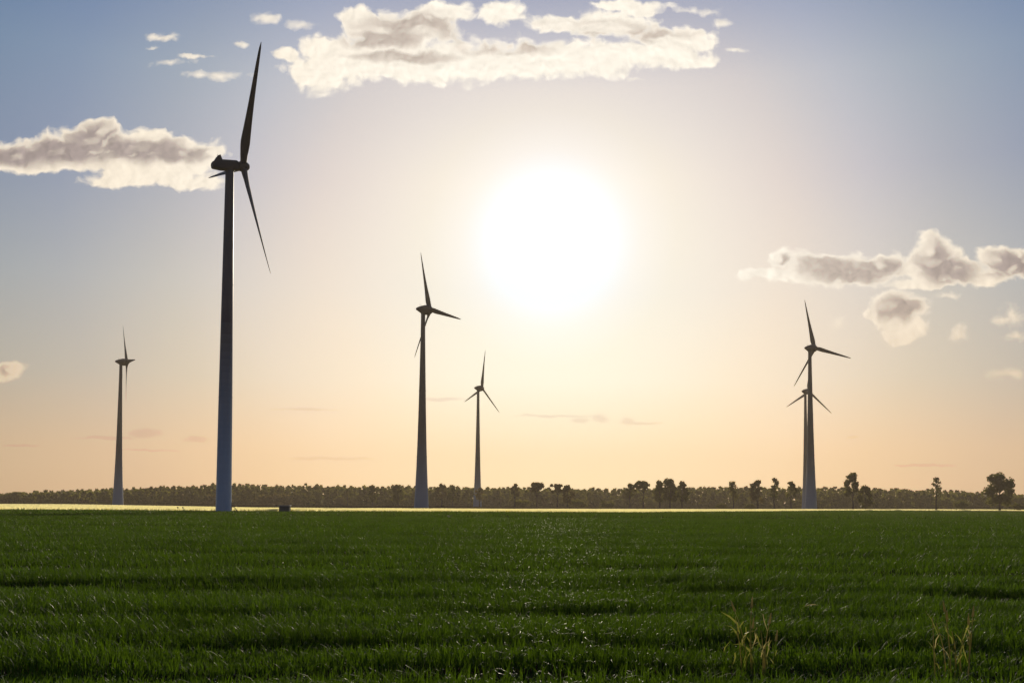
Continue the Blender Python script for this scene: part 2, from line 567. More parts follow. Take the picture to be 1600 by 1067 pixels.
# pale ripening crop beyond the green field: a crop canopy with ears and awns standing up from it
rg = np.random.default_rng(5)
NB = 170000
sx = rg.uniform(-0.62, 0.62, NB)
dmin = np.interp(sx, edge_s, edge_d) + 1.0
uu = rg.random(NB)
d_far = np.maximum(np.interp(sx, far_s, far_d), dmin + 8)
d = 1.0 / (1 / dmin + uu * (1 / d_far - 1 / dmin))           # even in the picture's height
bx, by = sx * d, d
tram = (np.abs(((bx * 0.86 - by * 0.50) / 46.0) % 1.0 - 0.5) < 0.018) | (np.abs(((bx * 0.86 - by * 0.50) / 46.0 + 0.065) % 1.0 - 0.5) < 0.018)
keep = ~tram & ~((bx > -78) & (bx < -40) & (d < 232))          # bare pad round the tower and the box
bx, by, d = bx[keep], by[keep], d[keep]
n = len(bx)
H = 0.42 + 0.06 * rg.random(n) + 0.05 * vnoise(bx / 14, by / 9, 8)
wd = 0.05 + 0.00045 * d
a = rg.normal(0, 0.6, n)
g = gz(bx, by)
px_, py_ = np.cos(a) * wd, np.sin(a) * wd
v0 = np.stack([bx - px_, by - py_, g], 1); v1 = np.stack([bx + px_, by + py_, g], 1)
v2 = np.stack([bx + px_ * 0.6 + 0.05, by + py_ + 0.05 * rg.random(n), g + H], 1); v3 = np.stack([bx - px_ * 0.6 + 0.05, by - py_, g + H * 0.95], 1)
bv = np.stack([v0, v1, v2, v3], 1).reshape(-1, 3)
i = np.arange(n)[:, None] * 4
bt = np.concatenate([i + np.array([[0, 1, 2]]), i + np.array([[0, 2, 3]])])
barley = link('barley_crop', np_mesh('barley_crop', bv, bt), m_barley)
tag(barley, 'pale yellow sunlit crop strip between green field and treeline', 'barley crop', kind='stuff')

# ------------------------------------------------------------------ haze
m_haze = bpy.data.materials.new('haze')
m_haze.use_nodes = True
hz = NT(m_haze.node_tree)
hz.n.remove(hz.n['Principled BSDF'])
pv = hz.n.new('ShaderNodeVolumePrincipled')
pv.inputs['Color'].default_value = (1.0, 0.84, 0.62, 1)
pv.inputs['Density'].default_value = 0.000125
pv.inputs['Anisotropy'].default_value = 0.35
hz.link(pv.outputs[0], hz.n['Material Output'].inputs['Volume'])
bm = bmesh.new()
bmesh.ops.create_cube(bm, size=1.0)
for v in bm.verts:
    v.co = Vector((v.co.x * 5400, 1600 + v.co.y * 3700, -14 + (v.co.z + 0.5) * 176))
me = bpy.data.meshes.new('haze'); bm.to_mesh(me); bm.free()
tag(link('haze', me, m_haze), 'thin warm evening haze over the fields', 'haze', kind='stuff')


# ------------------------------------------------------------------ wind turbines
def loft(rings, cap=True):
    bm = bmesh.new()
    vr = [[bm.verts.new(c) for c in r] for r in rings]
    n = len(rings[0])
    for a, b in zip(vr[:-1], vr[1:]):
        for k in range(n):
            bm.faces.new((a[k], a[(k + 1) % n], b[(k + 1) % n], b[k]))
    if cap:
        bm.faces.new(vr[0][::-1]); bm.faces.new(vr[-1])
    bmesh.ops.recalc_face_normals(bm, faces=bm.faces)
    return bm


def bm_obj(name, bm, m, parent=None, smooth=True, loc=None, angle=None):
    me = bpy.data.meshes.new(name)
    bm.to_mesh(me); bm.free()
    if smooth:
        for f in me.polygons: f.use_smooth = True
        if angle: me.set_sharp_from_angle(angle=R(angle))
    return link(name, me, m, parent, loc)


def paint(name, col, rough=0.4, band=None):
    """painted steel / concrete; band = (colour, height) puts a pale bluish veil of light into the tower foot colour, in steps"""
    m, t, p, o_ = mat(name)
    tc = t.n.new('ShaderNodeTexCoord').outputs['Object']
    nz = t.noise(t.vec('MULTIPLY', tc, (1.2, 1.2, 0.08)), 1.0, 6, 0.6).outputs[0]
    c = col
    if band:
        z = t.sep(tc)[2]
        f = t.smooth(z, 0.0, band[1], 1.0, 0.0)  # veil of light painted into the colour, strongest at the foot, fading upward
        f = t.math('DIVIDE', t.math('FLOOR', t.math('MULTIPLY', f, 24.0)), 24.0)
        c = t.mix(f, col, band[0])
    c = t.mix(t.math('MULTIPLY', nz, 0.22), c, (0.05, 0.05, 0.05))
    t.link(c, p.inputs['Base Color'])
    p.inputs['Roughness'].default_value = rough
    return m


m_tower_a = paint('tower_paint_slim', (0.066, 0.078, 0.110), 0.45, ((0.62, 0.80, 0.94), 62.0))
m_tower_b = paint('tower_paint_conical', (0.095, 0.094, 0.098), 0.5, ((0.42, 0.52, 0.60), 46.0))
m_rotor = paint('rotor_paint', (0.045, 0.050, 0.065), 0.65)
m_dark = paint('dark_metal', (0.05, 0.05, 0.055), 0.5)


def blade_bm(L, root_r, chord_max, s_max, tip, twist_root, twist_tip, bend):
    """blade along +Z from the hub axis, chord along X (rotor plane), thickness along Y (axis)"""
    rings = []
    N = 14
    for k in range(26):
        s = (k / 25) ** 1.15
        z = 0.5 + s * (L - 0.5)
        if s < s_max:
            q = s / s_max; q = q * q * (3 - 2 * q)
            ch = 2 * root_r * (1 - q) + chord_max * q
            th = 2 * root_r * (1 - q) + chord_max * 0.26 * q
        else:
            q = (s - s_max) / (1 - s_max)
            ch = chord_max * (1 - q) ** 0.9 * (1 - 0.15 * math.sin(q * math.pi)) + tip * q
            th = ch * (0.26 - 0.12 * q)
        if s > 0.985: ch *= 0.35; th *= 0.5
        tw = R(twist_root + (twist_tip - twist_root) * min(1, s * 1.15) ** 0.55)
        off = (0.22 if s > s_max * 0.4 else 0.22 * s / (s_max * 0.4)) * (ch)
        ring = []
        for j in range(N):
            a = 2 * math.pi * j / N
            cx = math.cos(a) * ch / 2 - off * 0.55
            cy = math.sin(a) * th / 2 * (1.0 - 0.45 * max(0, -math.cos(a)) * min(1, s / s_max))
            ring.append((cx * math.cos(tw) - cy * math.sin(tw), cx * math.sin(tw) + cy * math.cos(tw) + bend * s * s, z))
        rings.append(ring)
    return loft(rings)


def ring_x(x, w, h, zc, n=20, e=2.0, y0=0.0):
    """super-ellipse ring across the axis (axis = local X)"""
    out = []
    for j in range(n):
        a = 2 * math.pi * j / n
        c, s = math.cos(a), math.sin(a)
        out.append((x, y0 + w / 2 * math.copysign(abs(c) ** (2 / e), c), zc + h / 2 * math.copysign(abs(s) ** (2 / e), s)))
    return out


def tower_rings(prof, n=40):
    return [[(r * math.cos(2 * math.pi * j / n), r * math.sin(2 * math.pi * j / n), z) for j in range(n)] for z, r in prof]


def wind_turbine(hub_px, d, psi, theta, tilt, rotor_l, kind, label, size=1.0):
    """hub pixel, distance; psi = compass angle of the axis; theta = angle of the first blade; tilt = axis tilt"""
    hub = at(hub_px[0], hub_px[1], d)
    axis = Vector((math.sin(psi), math.cos(psi), 0))
    over = 4.0
    base_xy = hub - axis * over * size
    zb = gzf(base_xy.x, base_xy.y)
    H = (hub.z - zb) / size
    rt = empty('wind_turbine', (base_xy.x, base_xy.y, zb))
    rt.scale = (size, size, size)
    tag(rt, label, 'wind turbine', 'wind turbines standing in the fields')
    rotz = math.atan2(axis.y, axis.x)                 # local +X = axis towards the rotor
    if kind == 'slim':
        ht = H - 1.9
        prof = [(-0.6, 2.25), (0, 2.22), (2, 2.2), (ht * 0.3, 1.98), (ht * 0.6, 1.66), (ht * 0.85, 1.36), (ht, 1.17)]
        fl = []
        for a, b in zip(prof[:-1], prof[1:]):
            fl.append(a)
        fl.append(prof[-1])
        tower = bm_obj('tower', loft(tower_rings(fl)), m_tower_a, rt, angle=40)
        for f in (0.0, 0.33, 0.66, 0.985):            # bolted section flanges
            z = 0.12 + ht * f
            r = float(np.interp(z, [q[0] for q in prof], [q[1] for q in prof]))
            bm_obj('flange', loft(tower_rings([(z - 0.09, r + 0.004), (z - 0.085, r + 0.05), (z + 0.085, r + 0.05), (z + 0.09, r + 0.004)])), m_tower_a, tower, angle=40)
        # nacelle: long box, raised cooler fin at its tail
        nac = empty_part = None
        rings = [ring_x(-5.2, 2.2, 1.4, -0.2, e=5), ring_x(-5.0, 2.6, 1.9, -0.15, e=5), ring_x(-2.6, 2.9, 2.9, 0.0, e=5),
                 ring_x(1.8, 2.9, 2.9, 0.0, e=5), ring_x(2.5, 2.4, 2.5, 0.0, e=3), ring_x(2.85, 2.0, 2.0, 0, e=2)]
        nac = bm_obj('nacelle', loft(rings), m_rotor, rt, loc=(0, 0, H - 0.02), angle=35)
        bm = bmesh.new()
        pts = [(-5.25, -0.1), (-3.45, 2.45), (-2.75, 2.65), (-2.4, 1.3), (-2.2, 0.4)]
        va = [bm.verts.new((x, -1.3, z)) for x, z in pts]; vb = [bm.verts.new((x, 1.3, z)) for x, z in pts]
        bm.faces.new(va); bm.faces.new(vb[::-1])
        for k in range(len(pts)):
            bm.faces.new((va[k], vb[k], vb[(k + 1) % len(pts)], va[(k + 1) % len(pts)]))
        bmesh.ops.recalc_face_normals(bm, faces=bm.faces)
        bm_obj('cooler_fin', bm, m_rotor, nac, smooth=False)
        bm_obj('wind_sensor', loft([[(-3.1 + 0.05 * math.cos(k * 1.57), 0.6 + 0.05 * math.sin(k * 1.57), z) for k in range(4)] for z in (2.3, 3.3)]), m_dark, nac, smooth=False)
        bm_obj('yaw_bearing', loft(tower_rings([(H - 2.1, 1.3), (H - 1.5, 1.35)], 28)), m_dark, rt, angle=40)
        hubrings = [ring_x(2.75, 2.0, 2.0, 0), ring_x(3.0, 2.9, 2.9, 0), ring_x(4.3, 3.0, 3.0, 0), ring_x(5.1, 2.5, 2.5, 0), ring_x(5.7, 1.5, 1.5, 0), ring_x(5.9, 0.5, 0.5, 0)]
        bargs = (rotor_l, 0.95, 3.0, 0.20, 0.45, 47, 40, 0.5)
        # entrance: door and a stair with a curved handrail on the sun side
        ang = rotz
        door = bmesh.new()
        bmesh.ops.create_cube(door, size=1.0)
        for v in door.verts: v.co = Vector((v.co.x * 0.12 + 2.24, v.co.y * 0.9, v.co.z * 2.1 + 1.6))
        bmesh.ops.rotate(door, verts=door.verts, cent=(0, 0, 0), matrix=Matrix.Rotation(R(20), 3, 'Z'))
        bm_obj('door', door, m_dark, rt, smooth=False)
        rail_pts = [(2.25, -0.4, 1.25), (2.6, -0.4, 1.35), (3.1, -0.4, 1.3), (3.5, -0.4, 0.9), (3.9, -0.4, 0.35), (4.3, -0.4, 0.02)]
        rr = [[(x + 0.07 * math.cos(k * 1.05), y + 0.07 * math.sin(k * 1.05), z + 0.07 * math.cos(k * 1.05)) for k in range(6)] for x, y, z in rail_pts]
        bm_obj('handrail', loft(rr), m_dark, rt)
    else:
        ht = H - 2.2
        q = [(-0.6, 3.72), (0, 3.7), (ht * 0.05, 3.45), (ht * 0.12, 3.1), (ht * 0.2, 2.75), (ht * 0.32, 2.35), (ht * 0.5, 1.9), (ht * 0.7, 1.5), (ht * 0.88, 1.17), (ht, 1.05)]
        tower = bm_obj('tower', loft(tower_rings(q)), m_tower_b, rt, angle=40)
        for f in (0.26, 0.6):
            z = ht * f
            r = float(np.interp(z, [a[0] for a in q], [a[1] for a in q]))
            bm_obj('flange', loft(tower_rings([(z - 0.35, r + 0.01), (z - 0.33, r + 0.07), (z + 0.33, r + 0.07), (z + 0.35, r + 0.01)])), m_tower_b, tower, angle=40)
        door = bmesh.new()
        bmesh.ops.create_cube(door, size=1.0)
        for v in door.verts: v.co = Vector((v.co.x * 0.5, -3.58 + v.co.y * 0.16, v.co.z * 2.3 + 1.3))
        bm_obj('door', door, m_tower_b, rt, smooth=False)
        # egg-shaped nacelle, widest beside the rotor
        prof = [(-4.1, 0.15, 0.15), (-3.85, 1.0, 0.5), (-3.0, 2.0, 0.45), (-1.8, 3.2, 0.25), (-0.4, 4.35, 0.05), (1.0, 5.1, 0), (2.2, 5.2, 0), (2.75, 5.0, 0)]
        nac = bm_obj('nacelle', loft([ring_x(x, dd, dd * 0.98, zc) for x, dd, zc in prof]), m_rotor, rt, loc=(0, 0, H))
        bm_obj('yaw_bearing', loft(tower_rings([(H - 2.6, 1.12), (H - 1.4, 1.25)], 28)), m_rotor, rt, angle=40)
        for xx in (-1.6, -0.9):
            bm_obj('wind_sensor', loft([[(xx + 0.06 * math.cos(k * 1.57), 0.06 * math.sin(k * 1.57), z) for k in range(4)] for z in (1.4, 3.1 if xx < -1 else 2.7)]), m_dark, nac, smooth=False)
        hubrings = [ring_x(2.8, 5.0, 5.0, 0), ring_x(3.4, 4.7, 4.7, 0), ring_x(4.2, 4.0, 4.0, 0), ring_x(5.0, 2.9, 2.9, 0), ring_x(5.5, 1.7, 1.7, 0), ring_x(5.65, 0.5, 0.5, 0)]
        bargs = (rotor_l, 1.1, 3.2, 0.16, 0.35, 34, 6, 0.6)
    nac.rotation_euler = (0, -tilt, rotz)
    nac.location.z = H - math.tan(tilt) * over
    hb = bm_obj('hub', loft([[(x - over, y, z) for x, y, z in r] for r in hubrings]), m_rotor, rt)
    hb.matrix_local = Matrix.Translation(Vector((axis.x * over, axis.y * over, H))) @ Matrix.Rotation(rotz, 4, 'Z') @ Matrix.Rotation(-tilt, 4, 'Y')
    proto = blade_bm(*bargs)
    me = bpy.data.meshes.new('blade'); proto.to_mesh(me); proto.free()
    for f in me.polygons: f.use_smooth = True
    me.materials.append(m_rotor)
    tvec = Vector((math.cos(psi), -math.sin(psi), 0))   # the rotor plane's horizontal, to the right in the photo
    for k in range(3):
        th = theta + k * 2 * math.pi / 3
        yl = Vector((axis.x * math.cos(tilt), axis.y * math.cos(tilt), math.sin(tilt)))
        up_ = Vector((-axis.x * math.sin(tilt), -axis.y * math.sin(tilt), math.cos(tilt)))
        zl = up_ * math.cos(th) + tvec * math.sin(th)
        xl = yl.cross(zl)
        M = Matrix((xl, yl, zl)).transposed().to_4x4()
        b = bpy.data.objects.new('blade', me)
        COL.objects.link(b)
        b.parent = rt
        b.matrix_local = Matrix.Translation(Vector((axis.x * over, axis.y * over, H))) @ M
    return rt


wind_turbine((380.1, 260.4), 217.0, R(57.3), R(40.2), R(7), 36.0, 'slim', 'tall slim wind turbine with boxy nacelle, the nearest and largest', 217.0 / 288.7)
wind_turbine((672.2, 484.5), 505.0, R(58.6), R(-12.6), R(5.3), 31.9, 'egg', 'grey egg-nacelle wind turbine left of the sun, beside the smaller one')
wind_turbine((753.4, 606.7), 846.0, R(56), R(14), R(4.8), 32.7, 'egg', 'small distant wind turbine below the sun, standing behind the trees')
wind_turbine((1273.3, 544.3), 625.0, R(67.8), R(-11.3), R(5.6), 32.8, 'egg', 'taller front turbine of the overlapping pair, nacelle fully in view')
wind_turbine((1263.8, 611.7), 866.0, R(64.5), R(10.5), R(4.9), 32.8, 'egg', 'shorter wind turbine half hidden behind the tower of the taller one')
wind_turbine((198.5, 565.8), 704.0, R(60.6), R(-26), R(3.9), 31.8, 'egg', 'edge-on wind turbine with narrow rotor above the left woods')

# ------------------------------------------------------------------ small box at the field edge
bp = at(445, 797.5, 214.5)
zb = gzf(bp.x, bp.y)
bh = at(445, 789.3, 214.5).z - zb                    # height of the roof edge
box = empty('transformer_box', (bp.x, bp.y, zb))
tag(box, 'small dark flat-roofed electrical box at the edge of the green field', 'electrical box')
m_box = paint('box_paint', (0.11, 0.13, 0.13), 0.6)
m_lid = paint('box_lid', (0.40, 0.36, 0.33), 0.6)


def cube_bm(x0, x1, y0, y1, z0, z1, bev=0.02):
    bm = bmesh.new()
    bmesh.ops.create_cube(bm, size=1.0)
    for v in bm.verts:
        v.co = Vector((x0 if v.co.x < 0 else x1, y0 if v.co.y < 0 else y1, z0 if v.co.z < 0 else z1))
    bmesh.ops.bevel(bm, geom=bm.edges[:], offset=bev, segments=1, affect='EDGES')
    return bm


bm_obj('cabinet', cube_bm(-1.08, 1.08, -0.8, 0.8, 0.0, bh - 0.2), m_box, box, smooth=False)
for xx in (-0.5, 0.5):
    dr = bm_obj('door', cube_bm(xx - 0.46, xx + 0.46, -0.83, -0.802, 0.2, bh - 0.3, 0.01), m_box, box, smooth=False)
    bm_obj('handle', cube_bm(xx + (0.32 if xx < 0 else -0.38), xx + (0.38 if xx < 0 else -0.32), -0.87, -0.831, 0.7, 0.95, 0.008), m_dark, dr, smooth=False)
bm_obj('roof', cube_bm(-1.24, 1.24, -0.95, 0.95, bh - 0.197, bh), m_lid, box, smooth=False)

# ------------------------------------------------------------------ trees
m_bark = paint('bark', (0.06, 0.045, 0.033), 0.9)
m_leaf = [leaf_material('oak_leaves', (0.070, 0.074, 0.022), (0.25, 0.24, 0.035), 0.6, 0.2, var=0.3, fac=0.4, scale=0.12),
          leaf_material('fresh_leaves', (0.095, 0.098, 0.022), (0.26, 0.24, 0.03), 0.6, 0.2, var=0.3, fac=0.45, scale=0.12),
          leaf_material('reddish_leaves', (0.080, 0.066, 0.026), (0.26, 0.20, 0.035), 0.6, 0.2, var=0.3, fac=0.4, scale=0.12)]
m_wood = leaf_material('wood_leaves', (0.070, 0.076, 0.018), (0.25, 0.235, 0.025), 0.6, 0.12, var=0.6, fac=0.5, scale=0.045, patch=3.0)


def leaf_cloud(centres, radii, per, size, rg, flat=0.8):
    """many small leaf-spray faces spread through clumps"""
    c = np.repeat(centres, per, axis=0)
    r = np.repeat(radii, per)[:, None]
    n = len(c)
    v = rg.normal(size=(n, 3)); v /= np.linalg.norm(v, axis=1)[:, None]
    p = c + v * r * (rg.random((n, 1)) ** 0.45) * np.array([1, 1, flat])
    a = rg.normal(size=(n, 3)); a /= np.linalg.norm(a, axis=1)[:, None]
    b = np.cross(a, rg.normal(size=(n, 3))); b /= np.linalg.norm(b, axis=1)[:, None]
    s = size * (0.5 + rg.random((n, 1)))
    V = np.stack([p + a * s, p - a * s * 0.6 + b * s * 0.8, p - a * s * 0.6 - b * s * 0.8, p - a * s * 1.5], 1).reshape(-1, 3)
    i = np.arange(n)[:, None] * 4
    return V, np.concatenate([i + np.array([[0, 1, 2]]), i + np.array([[3, 2, 1]])])


def limb(bm, pts, r0, r1, n=6):
    rings = []
    for k, p in enumerate(pts):
        r = r0 + (r1 - r0) * k / (len(pts) - 1)
        rings.append([bm.verts.new((p[0] + r * math.cos(2 * math.pi * j / n), p[1] + r * math.sin(2 * math.pi * j / n), p[2])) for j in range(n)])
    for a, b in zip(rings[:-1], rings[1:]):
        for j in range(n):
            bm.faces.new((a[j], a[(j + 1) % n], b[(j + 1) % n], b[j]))
    bm.faces.new(rings[-1])


def tree(px, top_y, foot_y, half_w, d, label, style='round', leaf=0, seed=0, trunk_f=0.3, dens=1.0, group='single trees in front of the woods'):
    rg = np.random.default_rng(seed + 100)
    rnd = random.Random(seed + 100)
    x = pdir(px, foot_y)[0] * d
    zb = gzf(x, d)
    top = at(px, top_y, d).z - zb
    w = half_w * d / F_PX
    rt = empty('tree', (x, d, zb))
    tag(rt, label, 'tree', group)
    bm = bmesh.new()
    tr = 0.022 * top + 0.12
    fork = top * trunk_f
    limb(bm, [(0, 0, -0.3), (rnd.uniform(-.2, .2), 0, fork * 0.5), (rnd.uniform(-.4, .4), 0, fork), (rnd.uniform(-.6, .6), 0, top * 0.8)], tr * 1.25, tr * 0.25)
    cl, cr = [], []
    nl = {'round': 18, 'open': 15, 'slim': 10, 'fork': 13, 'dense': 28}[style]
    for k in range(nl):
        az_ = rnd.uniform(0, 2 * math.pi)
        q = (k + 0.5) / nl
        if style == 'slim':
            zc = fork + (top - fork) * (0.1 + 0.84 * q); rad = w * (0.75 - 0.35 * q) * rnd.uniform(0.3, 1)
        elif style == 'fork':
            zc = fork + (top - fork) * (0.5 + 0.42 * rnd.random()); rad = w * rnd.uniform(0.3, 0.95)
        elif style == 'open':
            zc = fork + (top - fork) * (0.2 + 0.7 * q); rad = w * (0.85 * math.sin(math.pi * (0.25 + 0.62 * q)) * rnd.uniform(0.4, 1))
        else:
            zc = fork * 0.8 + (top - fork * 0.8) * (0.04 + 0.86 * q); rad = w * (0.9 * math.sin(math.pi * (0.2 + 0.66 * q)) * rnd.uniform(0.35, 1))
        cx, cy = rad * math.cos(az_), rad * math.sin(az_)
        r = w * {'round': 0.37, 'open': 0.27, 'slim': 0.46, 'fork': 0.31, 'dense': 0.38}[style] * rnd.uniform(0.7, 1.2)
        r = max(r, 0.8)
        zc = min(zc, top - r * 0.72)
        cl.append((cx, cy, zc)); cr.append(r)
        zs = max(fork * 0.8, zc - rad * 1.3 - 0.5)
        limb(bm, [(0, 0, zs), (cx * 0.45, cy * 0.45, zs + (zc - zs) * 0.4), (cx, cy, zc)], tr * 0.42, tr * 0.10, 5)
    # let the crown reach the height seen in the photo
    cl.append((rnd.uniform(-.15, .15) * w, 0, top - 0.30 * w)); cr.append(0.36 * w)
    bm_obj('trunk', bm, m_bark, rt)
    size = max(0.42, 0.05 * w + 0.24)
    per = int(74 * dens)
    V, T = leaf_cloud(np.array(cl), np.array(cr), per, size, rg)
    link('crown', np_mesh('crown', V, T, False), m_leaf[leaf], rt)
    return rt


TREES = [
    (25, 768, 786, 8, 930, 'small round tree at the far left end of the woods', 'round', 0, .3, 1.0),
    (582, 757, 791, 10, 905, 'pale leafy tree, first of the row left of the grey tower', 'round', 1, .25, 1.0),
    (622, 757, 791, 12, 900, 'broad dark-topped tree just left of the grey tower', 'round', 0, .3, 1.0),
    (690, 755, 792, 11, 900, 'thin-crowned tree just right of the grey tower', 'open', 2, .3, .8),
    (707, 757, 792, 9, 910, 'small tree between the grey tower and the distant turbine', 'round', 0, .3, .8),
    (749, 762, 792, 10, 900, 'slim tree in front of the distant turbine foot', 'slim', 2, .3, .7),
    (804, 755, 792, 9, 900, 'upright tree right of the distant turbine', 'open', 2, .35, .8),
    (839, 753.5, 793, 15, 890, 'tree with a clear forked trunk under the sun', 'fork', 2, .3, 1.0),
    (871, 756, 793, 10, 890, 'narrow tree on the left of a close couple', 'fork', 2, .3, .9),
    (887, 757, 793, 10, 895, 'bushier tree on the right of a close couple', 'round', 2, .25, .9),
    (984, 755, 794, 11, 880, 'open-crowned tree left of the tall clump', 'open', 1, .3, .9),
    (1005, 751, 794, 13, 875, 'fork-trunked tree touching the tall clump', 'fork', 0, .3, 1.0),
    (1031, 750, 794, 11, 872, 'left tree of the tall dark clump', 'round', 0, .3, 1.1),
    (1047, 747, 794, 14, 868, 'middle and tallest tree of the tall dark clump', 'dense', 0, .3, 1.1),
    (1066, 751, 794, 12, 872, 'right tree of the tall dark clump', 'round', 0, .3, 1.1),
    (1146, 752, 794, 9, 870, 'slim yellowish tree between clump and turbine pair', 'slim', 1, .3, 1.0),
    (1184, 749, 794, 13, 865, 'dark tree with ragged spreading top', 'round', 2, .3, .9),
    (1210, 746, 794, 9, 865, 'tall pointed tree left of the turbine pair', 'slim', 0, .3, 1.0),
    (1236, 751, 794, 12, 868, 'thin airy tree closest to the turbine pair', 'open', 1, .3, .7),
    (1333, 737.5, 794, 17, 850, 'big airy round-topped tree right of the turbine pair', 'open', 0, .25, 1.3),
    (1352, 758, 794, 13, 856, 'low dense tree hugging the big airy one', 'round', 0, .12, 1.2),
    (1463, 745, 794, 11, 855, 'lone tall thin tree with small open top', 'slim', 0, .35, .55),
    (1562, 738, 794, 21, 840, 'large dense dark oak alone near the right end', 'dense', 0, .22, 1.3),
    (543, 763, 790, 10, 915, 'pale green tree in front of the left woods', 'round', 1, .15, 1.0),
    (495, 766, 790, 11, 915, 'yellowish low tree at the edge of the left woods', 'round', 1, .12, 1.0),
]
for k, (px, ty, fy, hw, d, lab, st, lf, tf, dn) in enumerate(TREES):
    d *= 0.74 if px > 800 else (0.86 if px > 560 else 1.0)
    tree(px, ty, fy, hw, d, lab, st, lf, k, tf, dn)


def bush(px, top_y, half_w, d, label, leaf, seed):
    rg = np.random.default_rng(seed + 900)
    x = pdir(px, 792)[0] * d
    zb = gzf(x, d)
    top = at(px, top_y, d).z - zb
    w = half_w * d / F_PX
    rt = empty('bush', (x, d, zb))
    tag(rt, label, 'bush', 'rounded bushes along the wood edge')
    n = 16
    a = rg.random(n) * 2 * np.pi
    rr = w * np.sqrt(rg.random(n)) * 0.75
    hh = top * (0.25 + 0.5 * rg.random(n)) * (1 - 0.5 * (rr / w) ** 2)
    c = np.stack([rr * np.cos(a), rr * np.sin(a), hh], 1)
    r = np.minimum(np.full(n, 0.42 * w), top * 0.42) * (0.7 + 0.5 * rg.random(n))
    r = np.minimum(r, np.maximum(top - hh, 0.6))
    V, T = leaf_cloud(c, r, 70, max(0.4, 0.06 * w), rg)
    V[:, 2] = np.maximum(V[:, 2], 0.02)
    link('foliage', np_mesh('foliage', V, T, False), m_leaf[leaf], rt)
    bm = bmesh.new()
    for k in range(5):
        limb(bm, [(0.1 * k, 0, -0.2), (c[k, 0] * .4, c[k, 1] * .4, c[k, 2] * .5), tuple(c[k])], 0.12, 0.04, 5)
    bm_obj('stem', bm, m_bark, rt)


BUSHES = [(75, 778, 9, 925, 'dark low bush near the left end of the woods', 0), (109, 781, 8, 925, 'small bush right of the dark low one on the left', 0),
          (430, 769, 36, 925, 'wide dark mound of bush behind the electrical box', 2), (344, 771, 26, 930, 'dark mound behind the foot of the slim tower', 2),
          (815, 779, 13, 905, 'pale rounded bush under the sun', 1), (903, 778, 16, 905, 'broad pale bush right of the close couple', 1),
          (948, 781, 14, 905, 'low pale bush left of the open-crowned tree', 1), (1128, 786, 9, 890, 'low yellow bush left of the slim yellowish tree', 1),
          (1172, 786, 8, 890, 'tiny yellow bush at the ragged tree foot', 1), (1592, 783, 9, 880, 'pale bush at the right end beside the oak', 1),
          (532, 775, 14, 925, 'dull bush below the pale trees on the left', 2), (1505, 779, 14, 900, 'dull green bush between lone thin tree and oak', 0)]
for k, (px, ty, hw, d, lab, lf) in enumerate(BUSHES):
    d *= 0.76 if px > 560 else 1.0
    bush(px, ty, hw, d, lab, lf, k)

# the wood behind: one far-off mass of crowns
WOOD = [(-260, 775), (-60, 772), (0, 770), (40, 769), (60, 767), (100, 766), (150, 763), (200, 761.5), (290, 758.5), (340, 757), (400, 756), (450, 758), (500, 757.5),
        (560, 758.5), (620, 758.5), (680, 759.5), (740, 760.5), (790, 761), (850, 762), (1000, 763), (1100, 760.5), (1200, 760), (1260, 760.5), (1350, 761),
        (1400, 763), (1460, 764.5), (1500, 766.5), (1520, 768), (1560, 772), (1600, 771), (1700, 770), (1900, 768)]
wx = np.array([a for a, b in WOOD]); wy = np.array([b for a, b in WOOD])
rg = np.random.default_rng(77)
cs, rs = [], []
tb = bmesh.new()
for row, (d, lo) in enumerate(((955, 0.86), (985, 0.93), (1015, 0.97), (1050, 1.0), (1090, 1.0))):
    px = -260.0
    while px < 1880:
        dd = d + rg.uniform(-12, 12)
        ty = float(np.interp(px, wx, wy)) + rg.normal(0, 0.8)
        x = pdir(px, 790)[0] * dd
        zb = gzf(x, dd)
        h = (at(px, ty, dd).z - zb) * lo * (rg.uniform(0.90, 1.0) if rg.random() < 0.7 else rg.uniform(1.0, 1.05))
        w = rg.uniform(3.0, 6.5)
        nclump = 9
        for k in range(nclump):
            q = rg.random()
            rr = w * math.sqrt(rg.random()) * (1.0 if q < 0.75 else 0.5)
            an = rg.random() * 6.283
            cs.append((x + rr * math.cos(an), dd + rr * math.sin(an), zb + h * (0.14 + 0.70 * q)))
            rs.append(rg.uniform(1.5, 2.6))
        cs.append((x, dd, zb + h - 1.7)); rs.append(1.8)
        for k in range(4):
            cs.append((x + rg.uniform(-w, w), dd + rg.uniform(-3, 3), zb + rg.uniform(0.5, 2.2))); rs.append(1.9)
        if row < 2:
            limb(tb, [(x, dd, zb - 0.2), (x + rg.uniform(-.4, .4), dd, zb + h * 0.7)], 0.3, 0.12, 5)
        px += w * 1.35 * F_PX / dd
V, T = leaf_cloud(np.array(cs), np.array(rs), 42, 0.85, rg)
tme = bpy.data.meshes.new('tmp'); tb.to_mesh(tme); tb.free(); tme.calc_loop_triangles()
tv = np.array([v.co[:] for v in tme.vertices]); tt = np.array([l.vertices[:] for l in tme.loop_triangles])
bpy.data.meshes.remove(tme)
V, T = join_parts([(V, T), (tv, tt)])
tag(link('forest', np_mesh('forest', V, T, False), m_wood), 'low dark band of far-off woods along the horizon', 'woods', kind='stuff')

# ------------------------------------------------------------------ dry plants poking out of the crop
m_straw = leaf_material('straw', (0.48, 0.42, 0.19), (0.60, 0.51, 0.20), 0.5, 0.3, var=0.25, fac=0.5, scale=2.0)
m_strawg = leaf_material('green_straw', (0.20, 0.22, 0.05), (0.36, 0.37, 0.06), 0.45, 0.4, var=0.25, fac=0.5, scale=2.0)


